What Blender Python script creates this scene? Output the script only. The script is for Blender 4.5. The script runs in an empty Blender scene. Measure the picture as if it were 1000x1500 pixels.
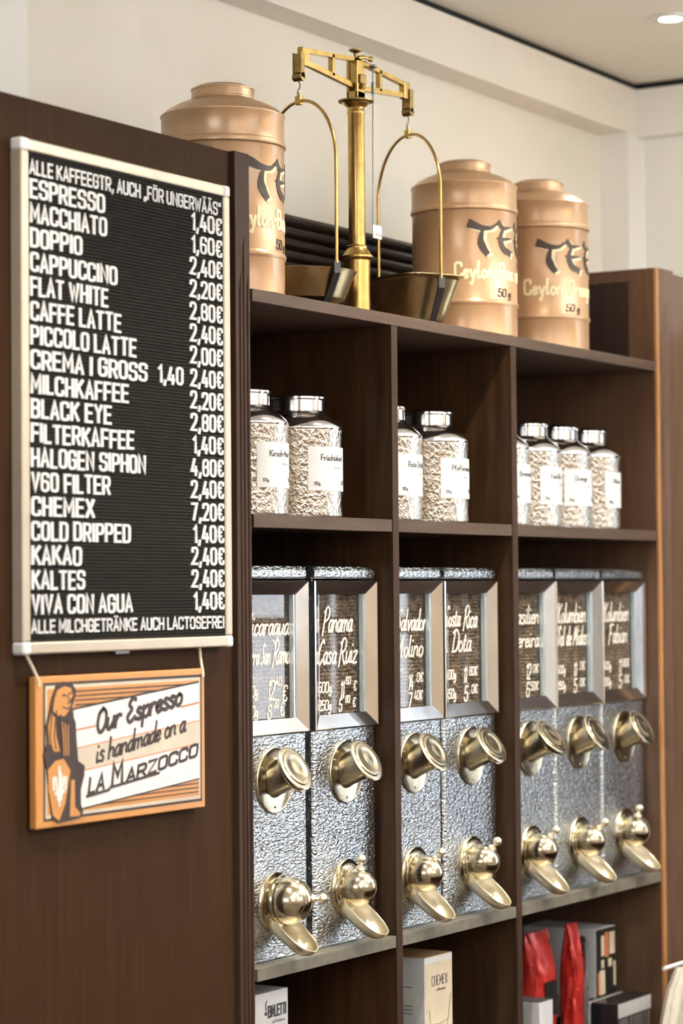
import bpy, bmesh, math, random
from mathutils import Vector, Matrix
random.seed(7)
PI = math.pi
S = bpy.context.scene
COL = S.collection
# ---------------------------------------------------------------- camera
CAM = Vector((-3.93727644, -2.58371834, 1.55043851))
cr, cu, cd = Vector((.519, -.855, -.009)), Vector((-.024, -.025, .999)), Vector((.854, .519, .033))
yaw, pitch, roll = math.radians(58.73120333), math.radians(1.89572735), math.radians(-.49495129)
cd = Vector((math.sin(yaw)*math.cos(pitch), math.cos(yaw)*math.cos(pitch), math.sin(pitch)))
r0 = Vector((math.cos(yaw), -math.sin(yaw), 0)); u0 = r0.cross(cd)
cr = math.cos(roll)*r0+math.sin(roll)*u0; cu = -math.sin(roll)*r0+math.cos(roll)*u0
cam = bpy.data.cameras.new('camera'); camo = bpy.data.objects.new('camera', cam); COL.objects.link(camo)
M4 = Matrix((cr, cu, -cd)).transposed().to_4x4(); M4.translation = CAM
camo.matrix_world = M4
cam.sensor_fit = 'HORIZONTAL'; cam.sensor_width = 24; cam.lens = 3658.762*24/1000
cam.clip_start = .05; cam.clip_end = 60
cam.dof.use_dof = True; cam.dof.focus_distance = 4.95; cam.dof.aperture_fstop = 3.4
S.camera = camo
# ---------------------------------------------------------------- world and light
w = bpy.data.worlds.new('world'); S.world = w; w.use_nodes = True
w.node_tree.nodes['Background'].inputs[0].default_value = (.75, .85, 1, 1)
w.node_tree.nodes['Background'].inputs[1].default_value = .6
def area(name, loc, rot, sx, sy, power, colr):
    l = bpy.data.lights.new(name, 'AREA'); l.shape = 'RECTANGLE'; l.size = sx; l.size_y = sy; l.energy = power; l.color = colr
    o = bpy.data.objects.new(name, l); o.location = loc; o.rotation_euler = rot; COL.objects.link(o); return o
DAY = (.86, .93, 1.0)
# daylight standing in the openings of the shop windows
area('window_daylight_front_a', (-4.2, -5.56, 2.1), (PI/2, 0, 0), 2.75, 1.5, 21, DAY)
area('window_daylight_front_b', (-.1, -5.56, 2.1), (PI/2, 0, 0), 2.75, 1.5, 21, DAY)
area('window_daylight_right', (2.86, -1.52, 1.55), (0, PI/2, 0), 1.7, 1.5, 22, DAY)
area('window_daylight_left', (-6.56, -2.2, 2.1), (0, -PI/2, 0), 1.5, 2.5, 40, DAY)
S.view_settings.view_transform = 'Standard'; S.view_settings.look = 'None'
S.view_settings.exposure = .95; S.view_settings.gamma = 1; S.view_settings.use_curve_mapping = False
# ---------------------------------------------------------------- materials
def nt(name):
    m = bpy.data.materials.new(name); m.use_nodes = True; t = m.node_tree
    return m, t, t.nodes['Principled BSDF']
def setp(b, c=None, rough=.5, metal=0, coat=0, spec=None, sheen=0):
    if c: b.inputs['Base Color'].default_value = (*c, 1)
    b.inputs['Roughness'].default_value = rough; b.inputs['Metallic'].default_value = metal
    b.inputs['Coat Weight'].default_value = coat; b.inputs['Coat Roughness'].default_value = .15
    if spec is not None: b.inputs['Specular IOR Level'].default_value = spec
def tex(t, kind, scale, stretch=(1, 1, 1), detail=3, coord='Object'):
    tc = t.nodes.new('ShaderNodeTexCoord'); mp = t.nodes.new('ShaderNodeMapping'); mp.inputs['Scale'].default_value = stretch
    n = t.nodes.new(kind); n.inputs['Scale'].default_value = scale
    if 'Detail' in n.inputs: n.inputs['Detail'].default_value = detail
    t.links.new(tc.outputs[coord], mp.inputs[0]); t.links.new(mp.outputs[0], n.inputs['Vector'])
    return n
def ramp(t, src, stops):
    r = t.nodes.new('ShaderNodeValToRGB'); e = r.color_ramp.elements
    while len(e) < len(stops): e.new(.5)
    for k, (p, c) in enumerate(stops): e[k].position = p; e[k].color = (*c, 1)
    t.links.new(src, r.inputs[0]); return r.outputs[0]
def bump(t, b, src, strength, dist):
    n = t.nodes.new('ShaderNodeBump'); n.inputs['Strength'].default_value = strength; n.inputs['Distance'].default_value = dist
    t.links.new(src, n.inputs['Height']); t.links.new(n.outputs[0], b.inputs['Normal'])
def mat(name, c, rough=.5, metal=0, coat=0, var=.08, nscale=12, bmp=0, bdist=.001, stretch=(1, 1, 1), spec=None):
    m, t, b = nt(name); setp(b, None, rough, metal, coat, spec)
    n = tex(t, 'ShaderNodeTexNoise', nscale, stretch)
    lo = tuple(x*(1-var) for x in c); hi = tuple(min(1, x*(1+var)) for x in c)
    t.links.new(ramp(t, n.outputs['Fac'], [(.3, lo), (.7, hi)]), b.inputs['Base Color'])
    if bmp: bump(t, b, n.outputs['Fac'], bmp, bdist)
    return m
def wood(name, c1, c2, rough=.33, coat=.2, stretch=(14, 14, 1.2), spec=None):
    m, t, b = nt(name); setp(b, None, rough, 0, coat, spec)
    n = tex(t, 'ShaderNodeTexNoise', 3.2, stretch, 6); n.inputs['Distortion'].default_value = .7
    t.links.new(ramp(t, n.outputs['Fac'], [(.3, c1), (.72, c2)]), b.inputs['Base Color'])
    n2 = tex(t, 'ShaderNodeTexNoise', 14, stretch, 4); bump(t, b, n2.outputs['Fac'], .12, .0006)
    return m
WOOD = wood('dark walnut wood', (.024, .0105, .0045), (.060, .029, .0115), .38, .06, spec=.25)
WOODX = wood('dark walnut shelf wood', (.066, .042, .029), (.092, .060, .042), .5, 0, (1.2, 14, 14), .15)
WOODE = wood('dark walnut edge', (.036, .019, .012), (.054, .029, .018), .5, 0, spec=.1)
WOODP = wood('brown panel veneer', (.034, .0165, .0082), (.048, .0245, .0125), .5, 0, (20, 20, 1), .03)
WOODT = wood('tall cabinet wood', (.085, .042, .023), (.13, .068, .036), .35, .25)
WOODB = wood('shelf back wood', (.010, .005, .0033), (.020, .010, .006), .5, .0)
ORANGE = mat('worn orange wood edge', (.40, .19, .07), .4, 0, .2)
WALL = mat('cream wall paint', (.86, .83, .75), .8, 0, 0, .015, 4, .05)
WALLW = mat('white wall paint', (.88, .885, .85), .8, 0, 0, .01, 4, .05)
WALLO = mat('warm ochre wall paint', (.66, .50, .35), .7, 0, 0, .03, 4)
CEIL = mat('ceiling paint', (.82, .80, .72), .85, 0, 0, .015, 4)
DARK = mat('dark joint', (.01, .012, .012), .8)
FLOOR = wood('floor boards', (.055, .03, .018), (.09, .052, .03), .4, .1, (1, 12, 1))
LEDGE = mat('grey metal ledge', (.19, .17, .13), .45, .4, 0, .2, 30)
def hammered(name, c, scale, stretch, dist, rough):
    m, t, b = nt(name); setp(b, c, rough, 1)
    n = tex(t, 'ShaderNodeTexNoise', scale, stretch, 1.2); n.inputs['Distortion'].default_value = .6
    bump(t, b, n.outputs['Fac'], 1, dist); return m
HAMMER = hammered('hammered tin', (.54, .57, .59), 105, (.9, .9, 2.2), .0038, .25)
def hamjar():
    m, t, b = nt('hammered chrome'); setp(b, (.76, .71, .62), .09, 1)  # warm tint in the silver stands in for golden reflections
    v = tex(t, 'ShaderNodeTexVoronoi', 120, (1, 1, .7)); bump(t, b, v.outputs['Distance'], .85, .0014); return m
HAMJAR = hamjar()
CHROME = mat('polished chrome', (.80, .81, .83), .10, 1, 0, .03, 20, .06, .002)
CHROMEF = mat('polished chrome frame', (.78, .79, .80), .16, 1, 0, .05, 9, .12, .004)
STEELJ = mat('jar steel', (.72, .71, .69), .14, 1, 0, .04)
BRASS = mat('aged brass', (.50, .33, .11), .25, 1, 0, .18, 40, .1, .0005)
BRASSD = mat('tarnished brass', (.30, .20, .075), .35, 1, 0, .25, 50, .1, .0005)
PALE = mat('pale brass', (.50, .44, .32), .20, 1, 0, .10, 40)
PALES = mat('pale brass scoop', (.86, .79, .62), .40, 1, 0, .06, 30)
PANM = mat('bronze scale pan', (.38, .30, .16), .28, 1, 0, .2, 25)
STEEL = mat('dull steel', (.22, .22, .20), .35, 1, 0, .1)
BLACK = mat('black strap', (.012, .012, .012), .35)
CAN = mat('copper coloured lacquer', (.48, .29, .155), .30, .28, .3, .03, 3)
CAN2 = mat('copper coloured lacquer lid', (.50, .31, .165), .30, .28, .3, .03, 3)
INKB = mat('brown lettering paint', (.035, .018, .010), .5)
CREAM = mat('cream lettering paint', (.88, .78, .48), .5)
FELT = mat('black grooved felt', (.016, .0145, .012), .8, 0, 0, .15, 60, spec=.12)
LETTER = mat('white plastic letter', (.64, .64, .64), .45)
ALU = mat('champagne aluminium frame', (.48, .41, .32), .34, .4, 0, .04, 20)
ALUS = mat('white plastic corner', (.70, .70, .69), .4)
SORANGE = mat('orange sign print', (.50, .22, .055), .5, 0, .2, .04, 30)
SBROWN = mat('brown sign print', (.030, .014, .010), .5)
SCREAM = mat('cream sign print', (.52, .46, .36), .5)
SWHITE = mat('white sign print', (.70, .69, .67), .5)
SRED = mat('red line print', (.55, .16, .06), .5)
CORD = mat('cream cord', (.75, .66, .50), .8)
PAPER = mat('white label paper', (.66, .66, .66), .6, 0, 0, .02)
INK = mat('dark grey ink', (.05, .05, .055), .6)
INKG = mat('light grey ink', (.45, .45, .45), .6)
PAINTW = mat('cream hand lettering', (.84, .78, .68), .6)
def glass():
    m, t, b = nt('window pane glass'); t.nodes.remove(b)
    out = t.nodes['Material Output']; mx = t.nodes.new('ShaderNodeMixShader'); g = t.nodes.new('ShaderNodeBsdfGlossy')
    tr = t.nodes.new('ShaderNodeBsdfTransparent'); f = t.nodes.new('ShaderNodeFresnel'); f.inputs['IOR'].default_value = 1.65
    g.inputs['Roughness'].default_value = .03; tr.inputs[0].default_value = (.93, .97, .97, 1)
    ge = t.nodes.new('ShaderNodeNewGeometry'); iv = t.nodes.new('ShaderNodeMath'); iv.operation = 'SUBTRACT'; iv.inputs[0].default_value = 1; ml = t.nodes.new('ShaderNodeMath'); ml.operation = 'MULTIPLY'
    t.links.new(ge.outputs['Backfacing'], iv.inputs[1]); t.links.new(f.outputs[0], ml.inputs[0]); t.links.new(iv.outputs[0], ml.inputs[1]); t.links.new(ml.outputs[0], mx.inputs[0]); t.links.new(tr.outputs[0], mx.inputs[1]); t.links.new(g.outputs[0], mx.inputs[2])
    t.links.new(mx.outputs[0], out.inputs[0]); return m
GLASS = glass()
GLINT = mat('pale blue painted reflection', (.62, .72, .76), .15, .5)  # window reflection put into the colour
BEAN = mat('roasted coffee bean', (.22, .125, .075), .35, 0, .2, .45, 60)
BOXW = mat('white box card', (.62, .62, .62), .5, 0, .1, .02)
BOXC = mat('cream box card', (.62, .52, .38), .55)
KRAFT = mat('kraft card', (.38, .24, .12), .6)
BOXK = mat('black box card', (.012, .012, .013), .3, 0, .3)
BOXG = mat('grey print', (.16, .15, .14), .5)
RED = mat('red foil', (.50, .03, .022), .25, .3, .3, .25, 30, .4, .01)
REDC = mat('red card', (.42, .05, .03), .45)
DFOIL = mat('dark foil', (.03, .028, .028), .2, .4, .3, .3, 40, .4, .01)
SFOIL = mat('silver foil', (.40, .38, .38), .25, .7, 0, .3, 40, .4, .01)
CLOTH = mat('natural cotton', (.46, .42, .34), .9, 0, 0, .12, 40, .2, .002)
WHITEM = mat('white enamel', (.82, .82, .80), .35)
def emit(name, c, s):
    m, t, b = nt(name); b.inputs['Emission Color'].default_value = (*c, 1); b.inputs['Emission Strength'].default_value = s; setp(b, (.9, .9, .9)); return m
LAMP = emit('lit halogen lamp', (1, .9, .72), 22)
GLOBE = emit('added amber globe glow', (1, .70, .40), 8)
# ---------------------------------------------------------------- mesh helpers
class MB:
    def __init__(s): s.v = []; s.f = []; s.sm = []
    def add(s, vs, fs, smooth=False):
        k = len(s.v); s.v += [tuple(p) for p in vs]; s.f += [tuple(i+k for i in f) for f in fs]; s.sm += [smooth]*len(fs); return s
    def box(s, x0, x1, y0, y1, z0, z1, b=0):
        if b:
            bm = bmesh.new(); bmesh.ops.create_cube(bm, size=1)
            for v in bm.verts: v.co = ((x0+x1)/2+v.co.x*(x1-x0), (y0+y1)/2+v.co.y*(y1-y0), (z0+z1)/2+v.co.z*(z1-z0))
            bmesh.ops.bevel(bm, geom=bm.edges[:], offset=b, segments=2, profile=.5, affect='EDGES')
            bm.verts.index_update(); s.add([v.co for v in bm.verts], [[v.index for v in f.verts] for f in bm.faces]); bm.free(); return s
        p = [(x, y, z) for z in (z0, z1) for y in (y0, y1) for x in (x0, x1)]
        return s.add(p, [(0, 2, 3, 1), (4, 5, 7, 6), (0, 1, 5, 4), (2, 6, 7, 3), (0, 4, 6, 2), (1, 3, 7, 5)])
    def lathe(s, prof, o=(0, 0, 0), ax=(0, 0, 1), n=32, cap=True):
        a = Vector(ax).normalized(); q = a.to_track_quat('Z', 'Y'); o = Vector(o); vs = []; fs = []
        for r, h in prof:
            for i in range(n):
                t = 2*PI*i/n; vs.append(o+q@Vector((r*math.cos(t), r*math.sin(t), h)))
        m = len(prof)
        for j in range(m-1):
            for i in range(n): fs.append((j*n+i, j*n+(i+1) % n, (j+1)*n+(i+1) % n, (j+1)*n+i))
        if cap: fs.append(tuple(range(n))[::-1]); fs.append(tuple((m-1)*n+i for i in range(n)))
        return s.add(vs, fs, True)
    def tube(s, pts, r, n=8, closed=False):
        pts = [Vector(p) for p in pts]; vs = []; fs = []; m = len(pts); up = None
        for k, p in enumerate(pts):
            a = pts[(k-1) % m] if (k > 0 or closed) else p; b = pts[(k+1) % m] if (k < m-1 or closed) else p
            d = (b-a).normalized()
            if up is None: up = d.orthogonal().normalized()
            up = (up-d*up.dot(d)).normalized(); sd = d.cross(up)
            rr = r[k] if isinstance(r, (list, tuple)) else r
            for i in range(n):
                t = 2*PI*i/n; vs.append(p+up*rr*math.cos(t)+sd*rr*math.sin(t))
        for j in range(m if closed else m-1):
            for i in range(n): fs.append((j*n+i, j*n+(i+1) % n, ((j+1) % m)*n+(i+1) % n, ((j+1) % m)*n+i))
        if not closed: fs.append(tuple(range(n))[::-1]); fs.append(tuple((m-1)*n+i for i in range(n)))
        return s.add(vs, fs, True)
    def prism(s, poly, y0, y1, axis='y'):
        """2D outline extruded along an axis: 'y' -> (x,z) outline, 'z' -> (x,y), 'x' -> (y,z)"""
        n = len(poly); vs = []
        for h in (y0, y1):
            for a, b in poly: vs.append({'y': (a, h, b), 'z': (a, b, h), 'x': (h, a, b)}[axis])
        return s.add(vs, [tuple(range(n))[::-1], tuple(range(n, 2*n))]+[(i, (i+1) % n, n+(i+1) % n, n+i) for i in range(n)])
    def loft(s, rings, cap=True, smooth=True):
        n = len(rings[0]); vs = [p for r in rings for p in r]; fs = []
        for j in range(len(rings)-1):
            for i in range(n): fs.append((j*n+i, j*n+(i+1) % n, (j+1)*n+(i+1) % n, (j+1)*n+i))
        if cap: fs.append(tuple(range(n))[::-1]); fs.append(tuple((len(rings)-1)*n+i for i in range(n)))
        return s.add(vs, fs, smooth)
    def ribbon(s, pts, w, mp, h0=0, h1=.001):
        """flat painted stroke: pts 2D, w width (or list), mp(u,v,h)->3D"""
        s.k = getattr(s, 'k', 0)+1; h1 += .00006*(s.k % 4)   # overlapping strokes lie at slightly different heights
        P = [Vector(p) for p in pts]; Q = [P[0]]
        W = list(w) if isinstance(w, (list, tuple)) else [w]*len(P)
        W2 = [W[0]]
        for p, ww in zip(P[1:], W[1:]):
            if (p-Q[-1]).length > 1e-6: Q.append(p); W2.append(ww)
        P, W = Q, W2
        if len(P) < 2: return s
        e0 = (P[0]-P[1]).normalized()*W[0]*.35; e1 = (P[-1]-P[-2]).normalized()*W[-1]*.35
        P = [P[0]+e0]+P[1:-1]+[P[-1]+e1] if len(P) > 2 else [P[0]+e0, P[1]+e1]
        L = []; R_ = []; m = len(P)
        for k in range(m):
            a = (P[k]-P[k-1]).normalized() if k > 0 else None; b = (P[k+1]-P[k]).normalized() if k < m-1 else None
            if a is None: t = b; sc = 1
            elif b is None: t = a; sc = 1
            else:
                t = a+b
                if t.length < .2: t = b; sc = 1
                else: t.normalize(); sc = min(1.8, 1/max(.3, t.dot(a)))
            nn = Vector((-t.y, t.x))*W[k]/2*sc; L.append(P[k]+nn); R_.append(P[k]-nn)
        vs = []; fs = []
        for l, r in zip(L, R_): vs += [mp(l.x, l.y, h1), mp(r.x, r.y, h1), mp(l.x, l.y, h0), mp(r.x, r.y, h0)]
        for k in range(m-1):
            a = 4*k; b = a+4; fs += [(a, a+1, b+1, b), (a+2, a, b, b+2), (a+1, a+3, b+3, b+1)]
        fs += [(0, 2, 3, 1), (4*m-4, 4*m-3, 4*m-1, 4*m-2)]
        return s.add(vs, fs)
    def mesh(s, name, m, sharp=40):
        me = bpy.data.meshes.new(name); me.from_pydata(s.v, [], s.f); me.materials.append(m)
        me.polygons.foreach_set('use_smooth', s.sm)
        bm = bmesh.new(); bm.from_mesh(me); bmesh.ops.recalc_face_normals(bm, faces=bm.faces[:])
        for e in bm.edges:
            if len(e.link_faces) == 2 and e.calc_face_angle(0) > math.radians(sharp): e.smooth = False
        bm.to_mesh(me); bm.free(); return me
def link(name, me, parent=None, loc=None):
    o = bpy.data.objects.new(name, me); COL.objects.link(o)
    if parent: o.parent = parent
    if loc: o.location = loc
    return o
def obj(name, mb, m, parent=None, sharp=40): return link(name, mb.mesh(name, m, sharp), parent)
def struct(name, mb, m, parent=None):
    o = obj(name, mb, m, parent)
    if not parent: o['kind'] = 'structure'
    return o
def tag(o, label, cat, group=None):
    o['label'] = label; o['category'] = cat
    if group: o['group'] = group
    return o
def thing(name, label, cat, loc=(0, 0, 0), group=None):
    o = bpy.data.objects.new(name, None); o.empty_display_size = .05; COL.objects.link(o); o.location = loc
    return tag(o, label, cat, group)
def copy_tree(o, parent=None):
    c = o.copy(); COL.objects.link(c); c.parent = parent
    for ch in list(o.children): copy_tree(ch, c)
    return c
# ---------------------------------------------------------------- stroke lettering
CAPS = {'A': (5, '0,0 2.5,10 5,0|1,3 4,3'), 'B': (5, '0,0 0,10 5,10r 5,5.3r 0,5.3|0,5.3 5,5.3r 5,0r 0,0'),
 'C': (5, '5,7.5 5,10r 0,10r 0,0r 5,0r 5,2.5'), 'D': (5, '0,0 0,10 5,10r 5,0r 0,0'), 'E': (4.5, '4.5,10 0,10 0,0 4.5,0|0,5.2 4,5.2'),
 'F': (4.3, '4.3,10 0,10 0,0|0,5 4,5'), 'G': (5, '5,7.5 5,10r 0,10r 0,0r 5,0r 5,5 3,5'), 'H': (5, '0,0 0,10|5,0 5,10|0,5 5,5'),
 'I': (.2, '.1,0 .1,10'), 'K': (5, '0,0 0,10|5,10 0,4|1.6,5.8 5,0'), 'L': (4, '0,10 0,0 4,0'), 'M': (6, '0,0 0,10 3,3 6,10 6,0'),
 'N': (5, '0,0 0,10 5,0 5,10'), 'O': (5, '0,5 0,10r 5,10r 5,0r 0,0r 0,5'), 'P': (5, '0,0 0,10 5,10r 5,4.6r 0,4.6'),
 'R': (5, '0,0 0,10 5,10r 5,4.6r 0,4.6|2.5,4.6 5,0'), 'S': (5, '5,7.7 5,10r 0,10r 0,5.2r 5,5.2r 5,0r 0,0r 0,2.3'), 'T': (5, '0,10 5,10|2.5,10 2.5,0'),
 'U': (5, '0,10 0,0r 5,0r 5,10'), 'V': (5, '0,10 2.5,0 5,10'), 'W': (7, '0,10 1.8,0 3.5,8 5.2,0 7,10'), 'X': (5, '0,0 5,10|0,10 5,0'),
 'Y': (5, '0,10 2.5,5 5,10|2.5,5 2.5,0'), 'Z': (5, '0,10 5,10 0,0 5,0'), 'Ä': (5, '0,0 2.5,10 5,0|1,3 4,3|1,12.2 1.3,12.2|3.7,12.2 4,12.2'),
 'Ö': (5, '0,5 0,10r 5,10r 5,0r 0,0r 0,5|1,12.2 1.3,12.2|3.7,12.2 4,12.2'), '0': (4.8, '0,5 0,10r 4.8,10r 4.8,0r 0,0r 0,5'), '1': (2, '0,8 1.9,10 1.9,0'),
 '2': (4.8, '0,7.6 0,10r 4.8,10r 4.8,6r 0,0 4.8,0'), '4': (5, '2.4,10 0,2.6 5,2.6|3.8,5.4 3.8,0'), '5': (4.8, '4.4,10 .5,10 .3,5.6 4.8,6r 4.8,0r 0,0r 0,2.3'),
 '6': (4.8, '4.8,8 4.8,10r 0,10r 0,0r 4.8,0r 4.8,5.6r 0,5.6'), '7': (4.8, '0,10 4.8,10 1.6,0'), '8': (4.8, '0,5.3 .2,10r 4.6,10r 4.6,5.3r .2,5.3r|0,5.3 0,0r 4.8,0r 4.8,5.3r 0,5.3'),
 '€': (5, '5,8 5,10r 1,10r 1,0r 5,0r 5,2|0,6.3 3,6.3|0,3.7 3,3.7'), ',': (1, '.8,1 0,-1.8'), '„': (2.2, '.8,1 0,-1.8|2.4,1 1.6,-1.8'), '“': (2.2, '.6,10 0,7.6|2.2,10 1.6,7.6'), '-': (2.4, '0,4.5 2.4,4.5'), '.': (.4, '0,0 .3,0')}
LOW = {'a': (4.2, '3.8,4.2 2.2,5.2 .2,3.4 .6,.4 2.2,.4 3.7,4|4,5 3.5,1.4 4,.1 4.8,.6'), 'b': (3.8, '.2,10 0,0|0,.4 2.6,0 3.8,2.4 3,4.8 .2,3.6'), 'c': (3.3, '3.2,4.2 2,5.2 .2,3.6 .4,.5 2,0 3.4,1.2'),
 'd': (4.2, '3.8,4.2 2.2,5.2 .2,3.4 .6,.4 2.2,.4 3.7,4|4.2,10.5 3.7,1.4 4.2,.1 4.8,.6'), 'e': (3.4, '.2,2.6 3,3.2 2.6,5 .8,4.6 0,2 1.2,0 3.4,1'), 'g': (4, '3.8,4.2 2.2,5.2 .2,3.4 .6,.6 2.4,.8 3.8,4.6|3.9,5 3.8,-2 2,-4 0,-2.6'),
 'h': (4.2, '.4,10.5 0,0|.2,3.4 2,5 3.4,4.2 3.4,1 4.3,.4'), 'i': (1.4, '.3,5 .2,.6 1.4,.5|.5,7.8 .7,8.1'), 'k': (3.8, '.4,10 0,0|3.4,5 .3,2.6|1.2,3 3.8,0'), 'l': (1.6, '.6,10.5 .2,1 1.6,.5'),
 'm': (6.6, '.3,5 0,0|.2,3.4 1.8,5 2.9,4 2.8,0|2.9,3.2 4.6,5 5.7,4 5.7,.8 6.6,.5'), 'n': (4.2, '.3,5 0,0|.2,3.4 2,5 3.4,4.2 3.4,1 4.3,.4'), 'o': (3.8, '2,5.1 .3,3.8 .3,1 1.8,-.1 3.5,1.2 3.5,4 1.8,5.1'),
 'p': (3.8, '.4,5.2 0,-4|.1,.4 2.6,0 3.8,2.4 3,5 .3,3.6'), 'r': (3, '.3,5 0,0|.2,3 1.6,5 3,4.6'), 's': (3.2, '3,4.6 1.4,5.2 .5,3.8 2.8,1.8 2,0 0,.6'), 't': (2.6, '1.2,8 .6,1 1.6,0 2.8,.8|0,5.2 2.6,5.4'),
 'u': (4.2, '.2,5 .2,1 1.6,0 3.6,3|3.8,5 3.5,.8 4.4,.3'), 'v': (3.6, '0,5 1.4,0 3.4,5'), 'w': (5.6, '0,5 1,0 2.8,4.4 3.8,0 5.6,5'), 'y': (4, '0,5 1.6,.6|3.8,5 1.4,-3.6 0,-3.4'), 'z': (3.8, '.2,4.8 3.6,4.9 0,.2 3.8,.1'),
 'ü': (4.2, '.2,5 .2,1 1.6,0 3.6,3|3.8,5 3.5,.8 4.4,.3|1,7.5 1.2,7.7|3,7.5 3.2,7.7'), 'f': (3, '3,9.6 1.8,10.4 1,8 .6,0|-.3,5 2.4,5.2')}
SCR = {'P': (5.4, '1.6,10.5 0,-1.5|0,8.5 3,11 5.6,9.4 5,6 1,4.4'), 'C': (4.6, '4.8,9.4 3.6,11 1,7.6 0,2 1.6,-.6 4.6,2'), 'R': (5.8, '1.6,10.5 0,-1.5|0,8.5 3,11 5.6,9.4 5,6 1.4,4.6|2.4,5 5,-.3 6.4,.6'),
 'S': (4.8, '5,9.2 3.2,10.8 1.4,8.4 4,4 2.6,0 -.4,.6'), 'M': (7, '0,0 1.6,10 3,3 5.6,10.4 5.2,.8 6.6,.2'), 'D': (5.6, '1.4,10 .6,0|-.4,9.4 3,10.8 6,7 4.4,.8 0,0'), 'N': (6, '0,-.5 1.6,10 3.8,.4 5.8,10.6'),
 'K': (5.4, '1.2,10.4 0,-.5|5.4,10 .8,4.6|2,5.4 3.4,.4 5.2,.2'), 'B': (5, '1,10.5 0,-.5|0,9 3.2,11 5,8.6 1.4,5.6 4.8,3.6 3,-.2 0,.2'), 'F': (5, '1.4,9.6 .2,-1|-.4,9.2 3,10.6 5.4,9.8|.8,5 3.6,5.4'),
 'O': (5, '2.6,10.4 .4,8 .2,2.4 2.2,-.2 4.6,2.6 4.6,8 2.6,10.4'), 'E': (4.8, '4.6,9.6 2.6,10.6 .8,8 2.6,5.6 .2,2.6 1.8,-.2 4.8,1.6'), 'L': (4.4, '1.6,10.4 .4,1 0,.2 4.4,.4')}
def rnd(tokens, rad=2.2):
    pts = []
    for t in tokens.split():
        f = t.endswith('r'); x, y = t.rstrip('r').split(','); pts.append((float(x), float(y), f))
    out = []
    for k, (x, y, f) in enumerate(pts):
        if not f: out.append((x, y)); continue
        p = Vector((x, y)); a = Vector(pts[k-1][:2])-p; b = Vector(pts[(k+1) % len(pts)][:2])-p
        ra = min(rad, a.length*.5); rb = min(rad, b.length*.5); A = p+a.normalized()*ra; B = p+b.normalized()*rb
        for i in range(5):
            t = i/4; q = A*(1-t)**2+p*2*t*(1-t)+B*t*t; out.append((q.x, q.y))
    return out
def cat(tokens, sub=4):
    P = [Vector(tuple(map(float, t.split(',')))) for t in tokens.split()]
    if len(P) < 3: return [tuple(p) for p in P]
    Q = [P[0]*2-P[1]]+P+[P[-1]*2-P[-2]]; out = []
    for k in range(1, len(Q)-2):
        p0, p1, p2, p3 = Q[k-1:k+3]
        for i in range(sub):
            t = i/sub; out.append(tuple(.5*((2*p1)+(p2-p0)*t+(2*p0-5*p1+4*p2-p3)*t*t+(3*p1-p0-3*p2+p3)*t**3)))
    out.append(tuple(P[-1])); return out
def glyph(ch, script=False):
    if script and ch in SCR: w_, g = SCR[ch]; return w_, [cat(s) for s in g.split('|')]
    if ch in LOW: w_, g = LOW[ch]; return w_, [cat(s) for s in g.split('|')]
    w_, g = CAPS.get(ch) or CAPS.get(ch.upper()) or (3, '0,0 .1,0'); return w_, [rnd(s) for s in g.split('|')]
def layout(text, gap=2.0, script=False, space=3.0):
    x = 0; out = []
    for ch in text:
        if ch == ' ': x += space; continue
        w_, st = glyph(ch, script); out.append((ch, x, w_, st)); x += w_+gap
    return out, x-gap
def write(mb, text, x0, z0, h, width, mp, sw, gap=2.0, script=False, shear=0, slope=0, h1=.0006, h0=0, maxsx=9):
    lay, W = layout(text, gap, script); sy = h/10; sx = width/W if width else sy
    for ch, x, w_, st in lay:
        for s in st:
            pts = [(x0+(x+a)*sx+b*sy*shear, z0+b*sy+(x+a)*sx*slope) for a, b in s]
            mb.ribbon(pts, sw, mp, h0, h1)
    return mb
def flat(y): return lambda u, v, h: (u, y-h, v)
def cyl(r, rot=0): return lambda u, v, h: ((r+h)*math.sin(u/r+rot), -(r+h)*math.cos(u/r+rot), v)
# ================================================================ the room
YW, XR, XL, YF, ZC = .52, 2.75, -6.5, -5.5, 3.02
struct('floor', MB().box(XL-.2, XR+.2, YF-.2, YW+.2, -.1, 0), FLOOR)
struct('ceiling', MB().box(XL-.2, XR+.2, YF-.2, YW+.2, ZC+.012, ZC+.15), CEIL)
struct('wall_back', MB().box(XL, XR+.2, YW, YW+.15, 0, ZC+.012), WALL)
def wall_x(name, x0, x1, wins, m):       # wall across X with window openings, at y range given
    mb = MB(); zs = sorted({0, ZC+.012}); cur = YF-.0
    for a, b, za, zb in wins:
        mb.box(x0, x1, cur, a, 0, ZC+.012); mb.box(x0, x1, a, b, 0, za); mb.box(x0, x1, a, b, zb, ZC+.012); cur = b
    mb.box(x0, x1, cur, YW, 0, ZC+.012); return struct(name, mb, m)
wall_x('wall_right', XR, XR+.14, [(-2.3, -.75, .7, 2.4)], WALLW)
struct('trim_7', MB().box(XR-.03, XR, -.74, -.2, .0, 2.3).box(XR-.03, XR, -3.4, -2.31, 0, 2.3).box(XR-.03, XR, -2.305, -.745, 0, .69), WOOD)  # unseen dark cladding added so the glossy fronts mirror something dark
wall_x('wall_left', XL-.14, XL, [(-3.5, -.9, 1.35, 2.85)], WALLO)
mb = MB()
for a, b in ((XL, -5.6), (-2.8, -1.5), (1.3, XR)): mb.box(a, b, YF-.14, YF, 0, ZC+.012)
for a, b in ((-5.6, -2.8), (-1.5, 1.3)): mb.box(a, b, YF-.14, YF, 0, 1.35); mb.box(a, b, YF-.14, YF, 2.85, ZC+.012)
struct('wall_front', mb, WALLO)
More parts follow.
